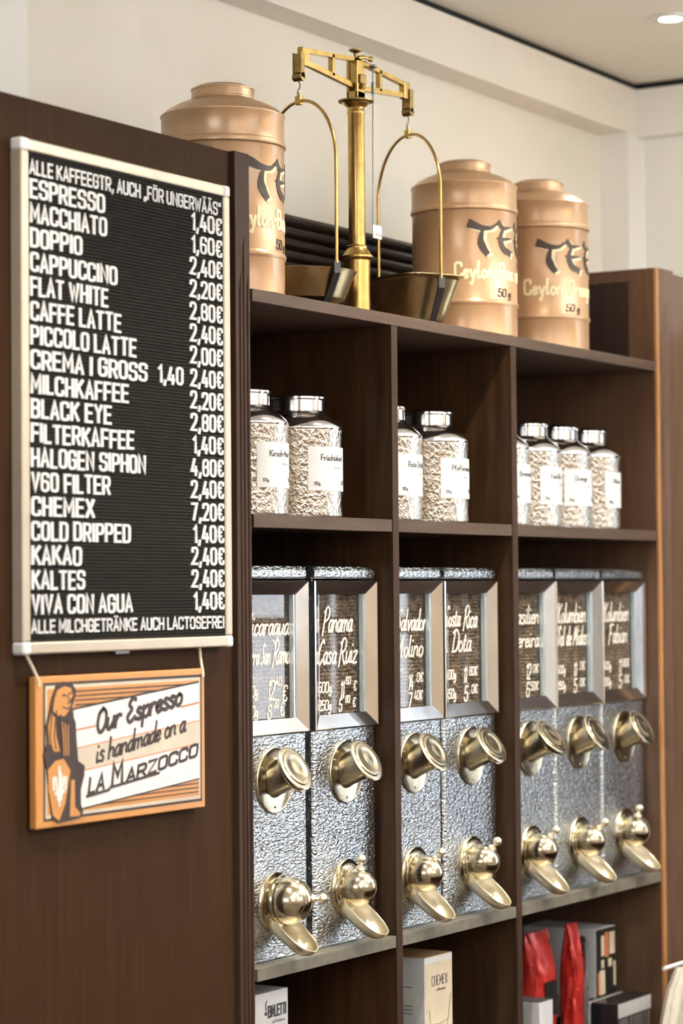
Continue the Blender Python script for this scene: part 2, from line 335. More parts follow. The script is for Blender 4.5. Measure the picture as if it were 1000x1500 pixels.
def winframe(name, pts, alongx, c):
    a, b, z0, z1 = pts; mb = MB(); bars = [a+.03, (a*2+b)/3, (a+2*b)/3, b-.03]
    for q in bars:
        if alongx: mb.box(q-.03, q+.03, c-.03, c+.03, z0, z1)
        else: mb.box(c-.03, c+.03, q-.03, q+.03, z0, z1)
    for z in (z0+.03, z0+(z1-z0)*.7, z1-.03):
        if alongx: mb.box(a, b, c-.03, c+.03, z-.03, z+.03)
        else: mb.box(c-.03, c+.03, a, b, z-.03, z+.03)
    struct(name, mb, WALLW)
winframe('window_1', (-5.6, -2.8, 1.35, 2.85), True, YF-.02)
winframe('window_2', (-1.5, 1.3, 1.35, 2.85), True, YF-.02)
mb = MB()
for a, b in ((-2.3, -2.2), (-1.53, -1.44), (-1.39, -1.27), (-1.13, -.94), (-.86, -.75)): mb.box(XR+.0, XR+.06, a, b, .7, 2.4)  # unseen posts spaced to put stripes in the dispenser glass reflections
for z in (.70, 1.43, 2.35): mb.box(XR+.005, XR+.05, -2.3, -.75, z, z+.05)
struct('window_3', mb, WOOD)
winframe('window_4', (-3.5, -.9, 1.35, 2.85), False, XL-.03)
# beams and piers, with the dark shadow joint below the ceiling
struct('trim_1', MB().box(-.12, XR, .43, YW, 2.88, ZC-.006), WALL)                       # beam along back wall
struct('trim_2', MB().box(2.64, XR, .43, YW, 0, 2.88), WALLW)                             # corner pier
struct('trim_3', MB().box(2.70, XR, YF, .43, 2.875, ZC-.006), WALLW)                       # beam on right wall
struct('trim_4', MB().box(-1.6, -.12, .44, YW, 0, ZC-.006), WALLW)                        # pale pier at left
struct('trim_5', MB().box(-.12, 2.705, .437, YW, ZC-.006, ZC+.012), DARK)
struct('trim_6', MB().box(2.706, XR, YF, .437, ZC-.006, ZC+.012), DARK)
# ceiling spotlights
def spot(x, y, label, power):
    t = thing('ceiling_spotlight', label, 'spotlight', (x, y, ZC+.012), 'recessed ceiling spotlights')
    obj('trim_ring', MB().lathe([(.030, -.002), (.030, -.008), (.045, -.007), (.048, 0), (.034, 0)], n=28, cap=False), ALUS, t)
    obj('lamp', MB().lathe([(.0, -.0015), (.029, -.002), (.029, -.0005)], n=24), LAMP, t)
    l = bpy.data.lights.new('spot_beam', 'SPOT'); l.energy = power; l.color = (1, .90, .76); l.spot_size = math.radians(115); l.spot_blend = .8; l.shadow_soft_size = .03
    o = bpy.data.objects.new('spot_beam', l); o.location = (0, 0, -.012); o.parent = t; COL.objects.link(o)
spot(1.97, -.0, 'small lit round spotlight recessed in the ceiling at the top right', 40)
spot(.60, -.55, 'round spotlight in the ceiling above the middle shelves, out of the frame', 75)
spot(-.95, -.75, 'round spotlight in the ceiling above the menu board, out of the frame', 75)
for x, pl in ((-3.2, 'beside the left window'), (-.8, 'over the middle of the shop floor'), (1.6, 'over the shop floor by the right wall')):
    spot(x, -2.3, 'round ceiling spotlight '+pl+', out of the frame', 90)
def pendant(x, y, z, where):  # unseen lamps added for warm glints in the metal and fill light
    t = thing('added_pendant_lamp', 'added amber globe lamp hanging '+where+', out of the frame', 'lamp', (x, y, ZC+.012), 'added pendant lamps over the shop floor')
    obj('cable', MB().tube([(0, 0, -.02), (0, 0, z-ZC+.1)], .003, 6).lathe([(.045, -.022), (.05, 0)], n=20), BLACK, t)
    obj('globe', MB().lathe([(.13*math.sin(PI*k/16)+.0001, -.13*math.cos(PI*k/16)) for k in range(17)], (0, 0, z-ZC-.012), n=28, cap=False), GLOBE, t)
    l = bpy.data.lights.new('ceiling_fill', 'SPOT'); l.energy = 150; l.color = (.96, .98, 1); l.spot_size = math.radians(160); l.spot_blend = .5; l.shadow_soft_size = .08  # upward spot added to brighten the ceiling and upper wall
    o = bpy.data.objects.new('ceiling_fill', l); o.location = (0, 0, z-ZC+.16); o.rotation_euler = (PI, 0, 0); o.parent = t; COL.objects.link(o)
pendant(1.75, -1.9, 2.3, 'nearest the right wall'); pendant(1.45, -2.9, 2.3, 'towards the front windows'); pendant(-1.2, -3.4, 2.3, 'in the middle of the room'); pendant(-3.2, -4.0, 2.3, 'nearest the left windows')
ct = thing('shading_counter', 'added low dark wooden counter that shades the lower shelves, below the frame', 'counter', (1.3, -1.3, 0))  # unseen counter added to keep light off the lower compartments
obj('counter_body', MB().box(-1.15, 1.2, -.28, .28, 0, .635), WOOD, ct); obj('counter_top', MB().box(-1.18, 1.22, -.31, .31, .6355, .67, .003), WOODT, ct)
# ================================================================ shelving
YB = .42
sh = thing('shelf_unit', 'dark brown wooden shelf unit holding the tea jars and coffee dispensers', 'shelf', (0, 0, 0))
obj('side_panel', MB().box(-.024, 0, .02, YB, 0, 2.106), WOOD, sh)
top = obj('top_board', MB().box(-.0, 1.849, 0, YB, 2.107, 2.131, .0015), WOODX, sh)
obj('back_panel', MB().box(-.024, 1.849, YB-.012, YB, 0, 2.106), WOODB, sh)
for a, b in ((.52, .5445), (1.056, 1.0815)):
    d = obj('divider', MB().box(a+.001, b-.001, .004, YB-.013, .0, 2.106), WOOD, sh)
    obj('edge_strip', MB().box(a, b, -.001, .0035, 0, 2.106, .0008), WOODE, d)
for a, b in ((.001, .52), (.5455, 1.056), (1.0825, 1.849)):
    d = obj('shelf_board', MB().box(a, b, .004, YB-.014, 1.679, 1.704), WOOD, sh)
    obj('edge_strip', MB().box(a, b, .001, .0035, 1.679, 1.7045, .0008), WOODX, d)
for a, b in ((.001, .519), (.5465, 1.055), (1.0835, 1.848)):
    obj('metal_ledge', MB().box(a, b, .0, YB-.014, .826, .850, .001), LEDGE, sh)
for a, b in ((.001, .519), (.5465, 1.055), (1.0835, 1.848)):
    obj('lower_board', MB().box(a, b, .004, YB-.014, .376, .400), WOOD, sh)
    obj('plinth', MB().box(a, b, .03, .05, 0, .375), WOOD, sh)
bk = obj('back_rail', MB().box(0, 1.848, YB-.02, YB+.008, 2.132, 2.27), WOOD, sh)
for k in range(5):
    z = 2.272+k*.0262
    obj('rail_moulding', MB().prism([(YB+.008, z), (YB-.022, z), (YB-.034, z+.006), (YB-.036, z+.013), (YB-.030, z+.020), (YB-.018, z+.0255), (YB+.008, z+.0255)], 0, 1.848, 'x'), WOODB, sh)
# ---- left cabinet panel and fluted post
lc = thing('side_cabinet', 'tall plain brown cabinet side behind the menu board and the sign', 'cabinet', (-.4, 0, 0))
obj('front_panel', MB().box(-1.45+.4, -.0755+.4, 0, .02, 0, 2.38, .001), WOODP, lc)
obj('carcass', MB().box(-1.44+.4, -.0765+.4, .021, .40, 0, 2.378), WOODP, lc)
def fluted(x0, x1, yf, yb, ztop, grooves, m, name, parent, zl=0):
    mb = MB(); cols = [(x0, 0, 0)]
    gw = .0035
    for gx, gz in grooves: cols += [(gx-gw, 0, 0), (gx, 1, gz), (gx+gw, 0, 0)]
    cols += [(x1, 0, 0)]
    zs = sorted({zl, ztop}|{g[1] for g in grooves}|{g[1]-.05 for g in grooves})
    rings = []
    for z in zs:
        ring = [(x, yf+(.006*min(1, max(0, (gz-z)/.05)) if k else 0), z) for x, k, gz in cols]+[(x1, yb, z), (x0, yb, z)]
        rings.append(ring)
    mb.loft(rings, smooth=False); return obj(name, mb, m, parent)
post = thing('fluted_post', 'narrow dark wooden post with carved flutes between menu board and shelves', 'post', (-.036, 0, 0))
fluted(-.0365, .0115, -.010, .02, 2.381, [(-.022, 2.155), (-.010, 2.225), (.003, 2.155)], WOODE, 'post_front', post)
obj('post_back', MB().box(-.0365, .010, .021, .40, 2.1325, 2.379), WOOD, post)
# ---- tall cabinet on the right
tc = thing('tall_cabinet', 'tall glossy brown cabinet rising at the right end of the shelves', 'cabinet', (1.85, 0, 0))
obj('side_panel', MB().box(.001, .022, .004, YB, 0, 2.37), WOODT, tc)
ip = obj('inset_panel', MB().box(-.003, .0005, .072, YB-.04, 2.14, 2.338), WOODB, tc)
ip['label'] = 'darker glossy panel on the cabinet side'
obj('edge_bead', MB().box(-.0035, .0005, .066, .071, 2.14, 2.344), WOODT, tc)
obj('edge_bead', MB().box(-.0035, .0005, .0715, YB-.04, 2.339, 2.344), WOODT, tc)
obj('edge_strip', MB().box(.0, .017, -.004, .0035, 0, 2.37, .001), ORANGE, tc)
fluted(.018, .105, -.004, .02, 2.371, [(.045, 2.30), (.056, 2.30), (.068, 2.30)], WOODT, 'pilaster', tc)
obj('door', MB().box(.108, .50, 0, .02, .05, 2.366, .002), WOODT, tc)
obj('door', MB().box(.504, .885, 0, .02, .05, 2.366, .002), WOODT, tc)
obj('carcass', MB().box(.0225, .885, .021, YB, 0, 2.365), WOODT, tc)
# ================================================================ menu letter board
mbd = thing('menu_board', 'black letter board with white coffee menu and prices in pale metal frame', 'menu board', (-.42, 0, 1.88))
OX, OZ = -.42, 1.88
x0, x1, z0, z1 = -.726-OX, -.113-OX, 1.457-OZ, 2.306-OZ
def rail(xa, xb, za, zb):
    return MB().box(xa, xb, -.026, -.001, za, zb, .003)
obj('frame_rail', rail(x0+.018, x1-.018, z1-.02, z1), ALU, mbd); obj('frame_rail', rail(x0+.018, x1-.018, z0, z0+.02), ALU, mbd)
obj('frame_rail', rail(x0, x0+.02, z0+.02, z1-.02), ALU, mbd); obj('frame_rail', rail(x1-.02, x1, z0+.02, z1-.02), ALU, mbd)
for cx in (x0, x1-.02):
    for cz in (z0, z1-.02): obj('frame_corner', MB().box(cx-.001, cx+.021, -.0275, -.0008, cz-.001, cz+.021, .005), ALUS, mbd)
n = 138; zz0 = z0+.02; hh = (z1-z0-.04)/n; ring = []
for k in range(n):
    z = zz0+k*hh; ring += [(-.0210, z), (-.0230, z+hh*.2), (-.0230, z+hh*.75), (-.0210, z+hh*.95)]
ring += [(-.0210, z1-.02), (-.002, z1-.02), (-.002, zz0)]
obj('felt_panel', MB().prism(ring, x0+.02, x1-.02, 'x'), FELT, mbd, 10)
obj('hanging_clip', MB().box(-.015-.02, .025-.02, -.012, -.002, z0-.006, z0+.001, .001), STEEL, mbd)
rows = ['ESPRESSO', 'MACCHIATO', 'DOPPIO', 'CAPPUCCINO', 'FLAT WHITE', 'CAFFE LATTE', 'PICCOLO LATTE', 'CREMA I GROSS', 'MILCHKAFFEE', 'BLACK EYE', 'FILTERKAFFEE', 'HALOGEN SIPHON', 'V60 FILTER', 'CHEMEX', 'COLD DRIPPED', 'KAKAO', 'KALTES', 'VIVA CON AGUA']
prices = ['1,40€', '1,60€', '2,40€', '2,20€', '2,80€', '2,40€', '2,00€', '2,40€', '2,20€', '2,80€', '1,40€', '4,80€', '2,40€', '7,20€', '1,40€', '2,40€', '2,40€', '1,40€']
ends = [-.497, -.492, -.562, -.463, -.489, -.452, -.408, -.376, -.431, -.481, -.416, -.382, -.486, -.531, -.428, -.568, -.559, -.423]
LH = .0285; LCACHE = {}
def letter_mesh(ch):
    if ch not in LCACHE:
        w_, st = glyph(ch); mb = MB()
        for s in st: mb.ribbon([(a*LH/10*.78, b*LH/10) for a, b in s], .0040 if ch in '€68' else .0045, flat(0), -.0006, .0016)
        LCACHE[ch] = mb.mesh('letter', LETTER)
    return LCACHE[ch]
def put_line(text, xa, xb, z, dz=0):
    lay, W = layout(text, 2.7, False, 3.4); W += 1.2; sx = (xb-xa)/W
    for ch, x, w_, st in lay:
        o = link('letter', letter_mesh(ch), mbd, (xa-OX+(x+.6)*sx, -.0233, z-OZ+random.uniform(-.0008, .0008)))
        o.scale.x = sx/(LH/10*.78); o.rotation_euler.y = random.uniform(-.02, .02)
for i, (t, p, e) in enumerate(zip(rows, prices, ends)):
    z = 2.2075-i*.04035
    put_line(t, -.7015, e, z+.003)
    put_line(p, -.2415+(0.006 if p[0] == '1' else 0), -.1385, z+.0055)
put_line('1,40', -.341, -.266, 2.2075-7*.04035+.004)
hd = MB(); write(hd, 'ALLE KAFFEEGTR, AUCH „FÖR UNGERWÄÄS“', -.701-OX, 2.2495-OZ, .0215, .559, flat(-.0233), .0038, 2.3, h1=.0014)
obj('header_lettering', hd, LETTER, mbd)
ft = MB(); write(ft, 'ALLE MILCHGETRÄNKE AUCH LACTOSEFREI', -.702-OX, 1.4925-OZ, .0195, .561, flat(-.0233), .0036, 2.3, h1=.0014)
obj('footer_lettering', ft, LETTER, mbd)
# ================================================================ espresso sign
SX0, SX1, SZ0, SZ1 = -.688, -.198, 1.1695, 1.4195
sg = thing('espresso_sign', 'small orange and cream espresso sign with a lion, hanging on cords below the menu board', 'sign', (-.443, 0, 1.2945))
OXs, OZs = -.443, 1.2945
W_, H_ = SX1-SX0, SZ1-SZ0
def U(p): return (SX0-OXs+p[0]*W_, SZ0-OZs+p[1]*H_)
obj('sign_board', MB().box(SX0-OXs, SX1-OXs, -.020, -.006, SZ0-OZs, SZ1-OZs, .002), SORANGE, sg)
def plate(name, polys, m, lv, par=sg):
    mb = MB()
    for p in polys: mb.prism([U(q) for q in p], -.0202-lv*.0003, -.0199, 'y')
    return obj(name, mb, m, par)
plate('border_line', [[(.040, .045), (.978, .047), (.980, .958), (.042, .957)]], SBROWN, 0)
plate('inner_border', [[(.050, .062), (.968, .066), (.970, .938), (.052, .938)]], SCREAM, 1)
plate('stripe_field', [[(.060, .085), (.958, .090), (.960, .918), (.062, .915)]], SORANGE, 2)
st = MB()
for k in range(9):
    z = .885-k*.030
    if z > .62: st.prism([U((.215, z)), U((.958, z+.003)), U((.958, z+.013)), U((.215, z+.010))], -.0212, -.0199)
for k in range(7):
    z = .110+k*.030
    st.prism([U((.24, z)), U((.956, z+.003)), U((.956, z+.011)), U((.24, z+.008))], -.0212, -.0199)
obj('stripes', st, SBROWN, sg)
plate('banner_edge', [[(.200, .780), (.958, .912), (.959, .205), (.225, .090)]], SBROWN, 4)
b1 = plate('banner', [[(.205, .765), (.957, .897), (.958, .215), (.222, .102)]], SWHITE, 5)
plate('banner_band', [[(.215, .513), (.958, .630), (.958, .466), (.215, .353)]], SCREAM, 6)
rl = MB()
for a, b, t_ in (((.215, .632), (.330, .650), .010), ((.84, .735), (.957, .757), .012), ((.215, .510), (.958, .628), .007), ((.215, .350), (.958, .463), .007)):
    rl.ribbon([U(a), U(b)], t_*H_, flat(-.0218), -.001, .0004)
obj('red_lines', rl, SRED, sg)
tx = MB(); f0 = flat(-.0218)
x, z = U((.335, .600)); write(tx, 'Our Espresso', x, z, .0375, .250, f0, .0072, .8, True, .15, .155, h1=.0008)
x, z = U((.330, .398)); write(tx, 'is handmade on a', x, z, .034, .262, f0, .0050, .9, False, .18, .155, h1=.0008)
obj('script_lettering', tx, SBROWN, sg)
lm = MB()
x, z = U((.285, .195)); sl = .155
write(lm, 'LA', x, z, .026, .042, f0, .0056, 1.8, False, .2, sl, h1=.0008)
x, z = U((.425, .232)); lm.ribbon([(x-.002, z), (x+.003, z+.036), (x+.014, z+.016), (x+.028, z+.040), (x+.026, z+.004)], .0072, f0, 0, .0009)
x, z = U((.505, .245)); write(lm, 'ARZOCCO', x, z, .021, .213, f0, .0054, 1.7, False, .2, sl, h1=.0008)
lm.ribbon([U((.275, .180)), U((.40, .206)), U((.41, .222)), U((.70, .283))], .0046, f0, 0, .0008)
obj('logo_lettering', lm, SBROWN, sg)
LION = [(.109, .937), (.148, .961), (.194, .947), (.218, .897), (.21, .842), (.194, .795), (.194, .748), (.214, .682), (.218, .57), (.227, .425), (.263, .388), (.261, .324), (.241, .231), (.241, .135), (.254, .076), (.234, .04), (.115, .026), (.083, .058), (.064, .227), (.053, .385), (.038, .481), (.057, .557), (.051, .667), (.07, .775), (.083, .853)]
ln = plate('lion_emblem', [LION], SBROWN, 8)
def sub(name, polys, m, lv):
    mb = MB()
    for p in polys: mb.prism([U(q) for q in p], -.0202-lv*.0003, -.0199, 'y')
    return obj(name, mb, m, ln)
sub('lion_face', [[(.112, .905), (.150, .93), (.186, .918), (.198, .862), (.181, .835), (.186, .80), (.176, .765), (.15, .73), (.115, .739), (.086, .774), (.098, .852)],
     [(.078, .76), (.10, .72), (.105, .60), (.125, .50), (.095, .50), (.066, .56), (.062, .67)]], SORANGE, 9)
le = MB()
for k in range(5):
    x = .074+k*.022
    le.ribbon([U((x+.012, .80-.03*k)), U((x+.004, .70)), U((x-.004+.01*(k > 2), .60)), U((x+.006, .52))], .0026, flat(-.0229), 0, .0004)
for k in range(3): le.ribbon([U((.128+k*.017, .70-k*.01)), U((.135+k*.014, .60)), U((.140+k*.012, .47))], .0028, flat(-.0229), 0, .0004)
le.ribbon([U((.140, .872)), U((.158, .868))], .003, flat(-.0229), 0, .0004); le.ribbon([U((.176, .882)), U((.186, .880))], .003, flat(-.0229), 0, .0004)
le.ribbon([U((.168, .87)), U((.178, .82)), U((.165, .812))], .0018, flat(-.0229), 0, .0004); le.ribbon([U((.142, .79)), U((.172, .775)), U((.180, .79))], .0024, flat(-.0229), 0, .0004)
obj('lion_lines', le, SBROWN, ln)
l2 = MB()
for k in range(3): l2.ribbon([U((.137+k*.016, .69-k*.01)), U((.143+k*.013, .60)), U((.147+k*.012, .47))], .0024, flat(-.0229), 0, .0004)
obj('chest_lines', l2, SORANGE, ln)
sub('lion_leg', [[(.186, .303), (.205, .30), (.207, .12), (.236, .075), (.232, .055), (.178, .06)]], SORANGE, 9)
sub('shield', [[(.058, .384), (.10, .44), (.144, .448), (.181, .367), (.152, .149), (.118, .041), (.083, .082), (.06, .259)]], SORANGE, 10)
fl = MB(); ff = flat(-.0233)
fl.ribbon([U((.118, .40)), U((.124, .33)), U((.121, .24)), U((.118, .14))], [.003, .010, .006, .003], ff, 0, .0004)
fl.ribbon([U((.088, .25)), U((.086, .32)), U((.098, .325)), U((.106, .25)), U((.112, .18))], .005, ff, 0, .0004)
fl.ribbon([U((.152, .25)), U((.155, .32)), U((.143, .325)), U((.134, .25)), U((.126, .18))], .005, ff, 0, .0004)
fl.ribbon([U((.096, .225)), U((.146, .232))], .0045, ff, 0, .0005)
obj('lily_emblem', fl, SWHITE, ln)
for xx, xb in ((-.680, -.699+.0), (-.205, -.198)):
    obj('cord', MB().tube([(xb-OXs, -.010, 1.456-OZs), ((xb+xx)/2-OXs, -.014, 1.438-OZs), (xx-OXs, -.0215, 1.412-OZs), (xx-OXs, -.0215, 1.404-OZs)], .0026, 6), CORD, sg)
# ================================================================ tea canisters
def canister(cx, cy, r, H, rot, label, word, small, tot):
    k = r/.12; kz = H/.417
    t = thing('tea_canister', label, 'canister', (cx, cy, 2.1315), 'large copper coloured tea canisters')
    P = [(.116, 0), (.1195, .003), (.1195, .068), (.1205, .070), (.1225, .073), (.1225, .078), (.1205, .081), (.1195, .083), (.1195, .286), (.1205, .288)]
    obj('body', MB().lathe([(a*k, b*kz) for a, b in P], n=72), CAN, t)
    Q = [(.1200, .2885), (.1230, .291), (.1235, .296), (.1230, .300), (.1205, .302), (.1205, .348), (.1225, .351), (.1225, .354), (.119, .357), (.108, .366), (.090, .376), (.074, .382), (.066, .385), (.064, .386)]
    obj('lid', MB().lathe([(a*k, b*kz) for a, b in Q], n=72), CAN2, t)
    K = [(.0635, .3865), (.0635, .389), (.0610, .391), (.0610, .405), (.0625, .4055), (.0625, .408), (.0590, .410), (.050, .4145), (.03, .4165), (.0, .417)]
    obj('lid_cap', MB().lathe([(a*k, b*kz) for a, b in K], n=56, cap=False), CAN2, t)
    rr = r*.1195/.12+.0004; M = cyl(rr, 0); deg = lambda a: math.radians(a+rot)*rr
    # brush lettering TEE with a pale shadow
    for nm, off, m_, hh_ in (('lettering_shadow', (.0075, -.004), CREAM, .0004), ('lettering', (0, 0), INKB, .0008)):
        mb = MB()
        def br(pts, ws):
            C_ = cat(' '.join('%g,%g' % p for p in pts), 5); n_ = len(C_)
            wl = [ws[0]+(ws[1]-ws[0])*i/(n_-1) if len(ws) == 2 else (ws[0]*(1-2*i/(n_-1))+ws[1]*2*i/(n_-1) if i < n_/2 else ws[1]*(2-2*i/(n_-1))+ws[2]*(2*i/(n_-1)-1)) for i in range(n_)]
            mb.ribbon([(x_+off[0], z_+off[1]) for x_, z_ in C_], wl, M, -.0002, hh_)
        for gi in range(3):
            a = -54+gi*30; z = .183*1.0; X_ = lambda d: deg(a+d)
            if gi == 0:
                br([(X_(-1), z+.066), (X_(10), z+.058), (X_(22), z+.058), (X_(29), z+.068)], (.020, .011, .004))
                br([(X_(13), z+.058), (X_(10), z+.030), (X_(13), z+.012), (X_(17), z+.001)], (.006, .019, .014))
            else:
                br([(X_(3), z+.070), (X_(10), z+.060), (X_(22), z+.064)], (.015, .010, .003))
                br([(X_(0), z+.036), (X_(10), z+.035), (X_(22), z+.038)], (.003, .009, .003))
                br([(X_(10), z+.062), (X_(5), z+.035), (X_(10), z+.013), (X_(20), z+.004)], (.006, .016, .016))
                br([(X_(12), z+.009), (X_(18), z+.004), (X_(24), z+.009)], (.012, .008, .003))
        obj(nm, mb, m_, t)
    mb = MB(); write(mb, word, deg(-72), .128, .034, deg(tot)-deg(-72), M, .0062, 1.9, False, 0, 0, .0004, -.0002)
    obj('name_lettering', mb, CREAM, t)
    mb = MB(); write(mb, small, deg(-23), .088, .017, .042, M, .0030, 2, False, .1, 0, .0006, -.0002)
    obj('weight_lettering', mb, INKB, t)
canister(.10, .132, .12, .417, 25, 'copper coloured tea canister left of the brass scale, half hidden by the cabinet', 'Ceylon-Bouquet', '50 g', 30)
canister(1.088, .132, .12, .410, 0, 'copper coloured tea canister right beside the brass scale pan', 'Ceylon-Bouquet', '50 g', 30)
canister(1.465, .132, .12, .417, -8, 'copper coloured tea canister standing farthest from the scale, nearest the tall cabinet', 'Ceylon-Orange', '50 g', 28)
# ================================================================ balance scale
bx, by, bz = .605, .13, 2.1315
sc = thing('balance_scale', 'antique brass balance scale with two hanging pans on top of the shelves', 'scale', (bx, by, bz))
obj('base_column', MB().lathe([(.0275, 0), (.0275, .128), (.031, .131), (.0345, .134), (.0345, .1375), (.030, .141), (.027, .147), (.022, .152), (.021, .157), (.022, .159), (.019, .161)], n=40), BRASS, sc)
obj('column', MB().lathe([(.0178, .161), (.0178, .440), (.0190, .442), (.0190, .447), (.0178, .449), (.0178, .455), (.026, .461), (.030, .466)], n=36), BRASS, sc)
obj('capital_disc', MB().lathe([(.030, .4665), (.038, .4675), (.038, .4705), (.024, .472)], n=36), BRASSD, sc)
hd_ = obj('beam_bracket', MB().box(-.016, .016, -.014, -.0065, .472, .555, .002).box(-.016, .016, .0065, .014, .472, .555, .002).box(-.016, .016, -.014, .014, .472, .490, .002), BRASS, sc)
obj('bearing_block', MB().box(-.011, .013, -.020, -.0145, .505, .525, .002).box(-.0045, .0065, -.021, -.0145, .494, .504, .001), BRASSD, sc)
obj('adjusting_knob', MB().lathe([(.004, .555), (.004, .572), (.007, .574), (.014, .577), (.0145, .580), (.006, .583)], n=24), BRASSD, sc)
BM = [(-.215, .510), (-.215, .545), (-.200, .549), (-.020, .562), (.020, .562), (.195, .549), (.21, .545), (.21, .512), (.198, .512), (.02, .498), (-.02, .498), (-.200, .510)]
def beam():
    mb = MB(); y0_, y1_ = -.0055, .0055
    def bar(a, b, w_):
        A = Vector(a); B = Vector(b); d_ = (B-A).normalized(); n_ = Vector((-d_.y, d_.x))*w_/2
        mb.prism([tuple(A-n_), tuple(B-n_), tuple(B+n_), tuple(A+n_)], y0_, y1_)
    bar((-.204, .541), (.0, .5585), .0095); bar((0, .5585), (.204, .541), .0095)
    bar((-.204, .516), (0, .499), .011); bar((0, .499), (.204, .516), .011)
    bar((-.098, .507), (-.098, .552), .009); bar((.098, .507), (.098, .552), .009); bar((0, .497), (0, .562), .026)
    mb.box(-.222, -.197, -.0075, .0075, .508, .546, .002); mb.box(.197, .222, -.0075, .0075, .508, .546, .002)
    return mb
obj('beam', beam(), BRASS, sc)
obj('lever', MB().tube([(.004, -.004, .563), (.02, -.008, .567), (.040, -.012, .566)], [.005, .004, .003], 10).lathe([(0, -.006), (.006, -.003), (.006, .003), (0, .006)], (.042, -.012, .566), (1, 0, 0), 14, False), BRASS, sc)
obj('pointer_rod', MB().tube([(.036, -.022, .545), (.030, -.022, .18)], .0018, 8).lathe([(.004, 0), (.004, .026)], (.0355, -.022, .488), (0, 0, 1), 14).lathe([(.003, 0), (.009, .003), (.009, .006), (.004, .009)], (.036, -.022, .543), (0, 0, 1), 18), STEEL, sc)
tg = obj('inspection_tag', MB().box(.022, .058, -.0275, -.0255, .178, .206, .0005), PAPER, sc); tg['label'] = 'small white tag with three marks'
mk = MB()
for k in range(3): mk.tube([(.031+k*.009, -.0277, .184), (.034+k*.009, -.0277, .190), (.037+k*.009, -.0277, .184)], .0008, 5, True)
obj('tag_marks', mk, INK, tg)
def pan_hanger(hx, ex, ey, half, zr, drop, round_pan):
    E = Vector((ex, ey, 0)).normalized()
    obj('end_shackle', MB().box(hx-.007, hx+.007, -.011, -.0085, .480, .532, .001).box(hx-.007, hx+.007, .0085, .011, .480, .532, .001).box(hx-.0055, hx+.0055, -.0083, .0083, .490, .530, .001).lathe([(.009, -.011), (.009, .011)], (hx, 0, .482), (0, 1, 0), 18), BRASSD, sc)
    hp = [(hx, 0, .474), (hx+.005, 0, .468), (hx+.004, 0, .460), (hx-.004, 0, .452), (hx-.004, 0, .445), (hx+.003, 0, .441), (hx+.006, 0, .447)]
    obj('hook', MB().tube(hp, .0018, 7), STEEL, sc)
    pts = []; zt = .432
    for i in range(25):
        a = PI*i/24; pts.append(Vector((hx, 0, zt-.135))+E*half*math.cos(a)+Vector((0, 0, .135*math.sin(a))))
    pts = [Vector((hx, 0, zr))+E*half]+pts+[Vector((hx, 0, zr))-E*half]
    obj('arch', MB().tube(pts, .0035, 10), BRASS, sc)
    obj('arch_clamp', MB().box(hx-.0065, hx+.0065, -.0065, .0065, .424, .442, .0015).lathe([(.004, 0), (.004, .007)], (hx, 0, .4425), (0, 0, 1), 12), BRASS, sc)
    # dark band under the pan joins both feet of the arch
    pb = .010; w2 = .008; N = Vector((-E.y, E.x, 0)); ring = []
    o_ = Vector((hx, 0, 0))
    for s_, z_ in ((-1, zr+.004), (-1, zr-.02), (-.72, pb), (.72, pb), (1, zr-.02), (1, zr+.004)):
        c_ = o_+E*half*s_*(1.0); c_.z = z_
        out = E*(.0025*(1 if s_ > 0 else -1)) if abs(s_) == 1 else Vector((0, 0, -.0025))
        ring.append([c_+N*w2+out, c_-N*w2+out, c_-N*w2-out, c_+N*w2-out])
    return E, N, ring
E, N, ring = pan_hanger(-.228, -.35, -1, .118, .086, 0, True)
obj('pan_strap', MB().loft(ring, smooth=False), BLACK, sc)
obj('round_pan', MB().lathe([(.0, .020), (.075, .020), (.088, .024), (.108, .070), (.114, .0785), (.1155, .0775), (.110, .068), (.090, .021), (.076, .0165), (.0, .0165)], (-.228, 0, 0), n=48, cap=False), PANM, sc)
E, N, ring = pan_hanger(.223, -.44, -.90, .122, .100, 0, False)
obj('pan_strap', MB().loft(ring, smooth=False), BLACK, sc)
def sup(a, b, z, c, p=4.0, n=48):
    o_ = []
    for i in range(n):
        t = 2*PI*i/n; cc, ss = math.cos(t), math.sin(t)
        u_ = a*math.copysign(abs(cc)**(2/p), cc); v_ = b*math.copysign(abs(ss)**(2/p), ss); q = E*u_+N*v_; o_.append((c[0]+q.x, c[1]+q.y, z))
    return o_
cc = (.232, 0)
obj('square_pan', MB().loft([sup(.001, .001, .014, cc), sup(.050, .040, .014, cc), sup(.066, .052, .020, cc), sup(.098, .072, .092, cc), sup(.110, .082, .110, cc), sup(.1165, .088, .1125, cc), sup(.1165, .088, .1105, cc), sup(.107, .079, .107, cc), sup(.100, .074, .090, cc), sup(.068, .054, .0165, cc), sup(.050, .040, .0110, cc), sup(.001, .001, .0110, cc)], cap=False), PANM, sc)
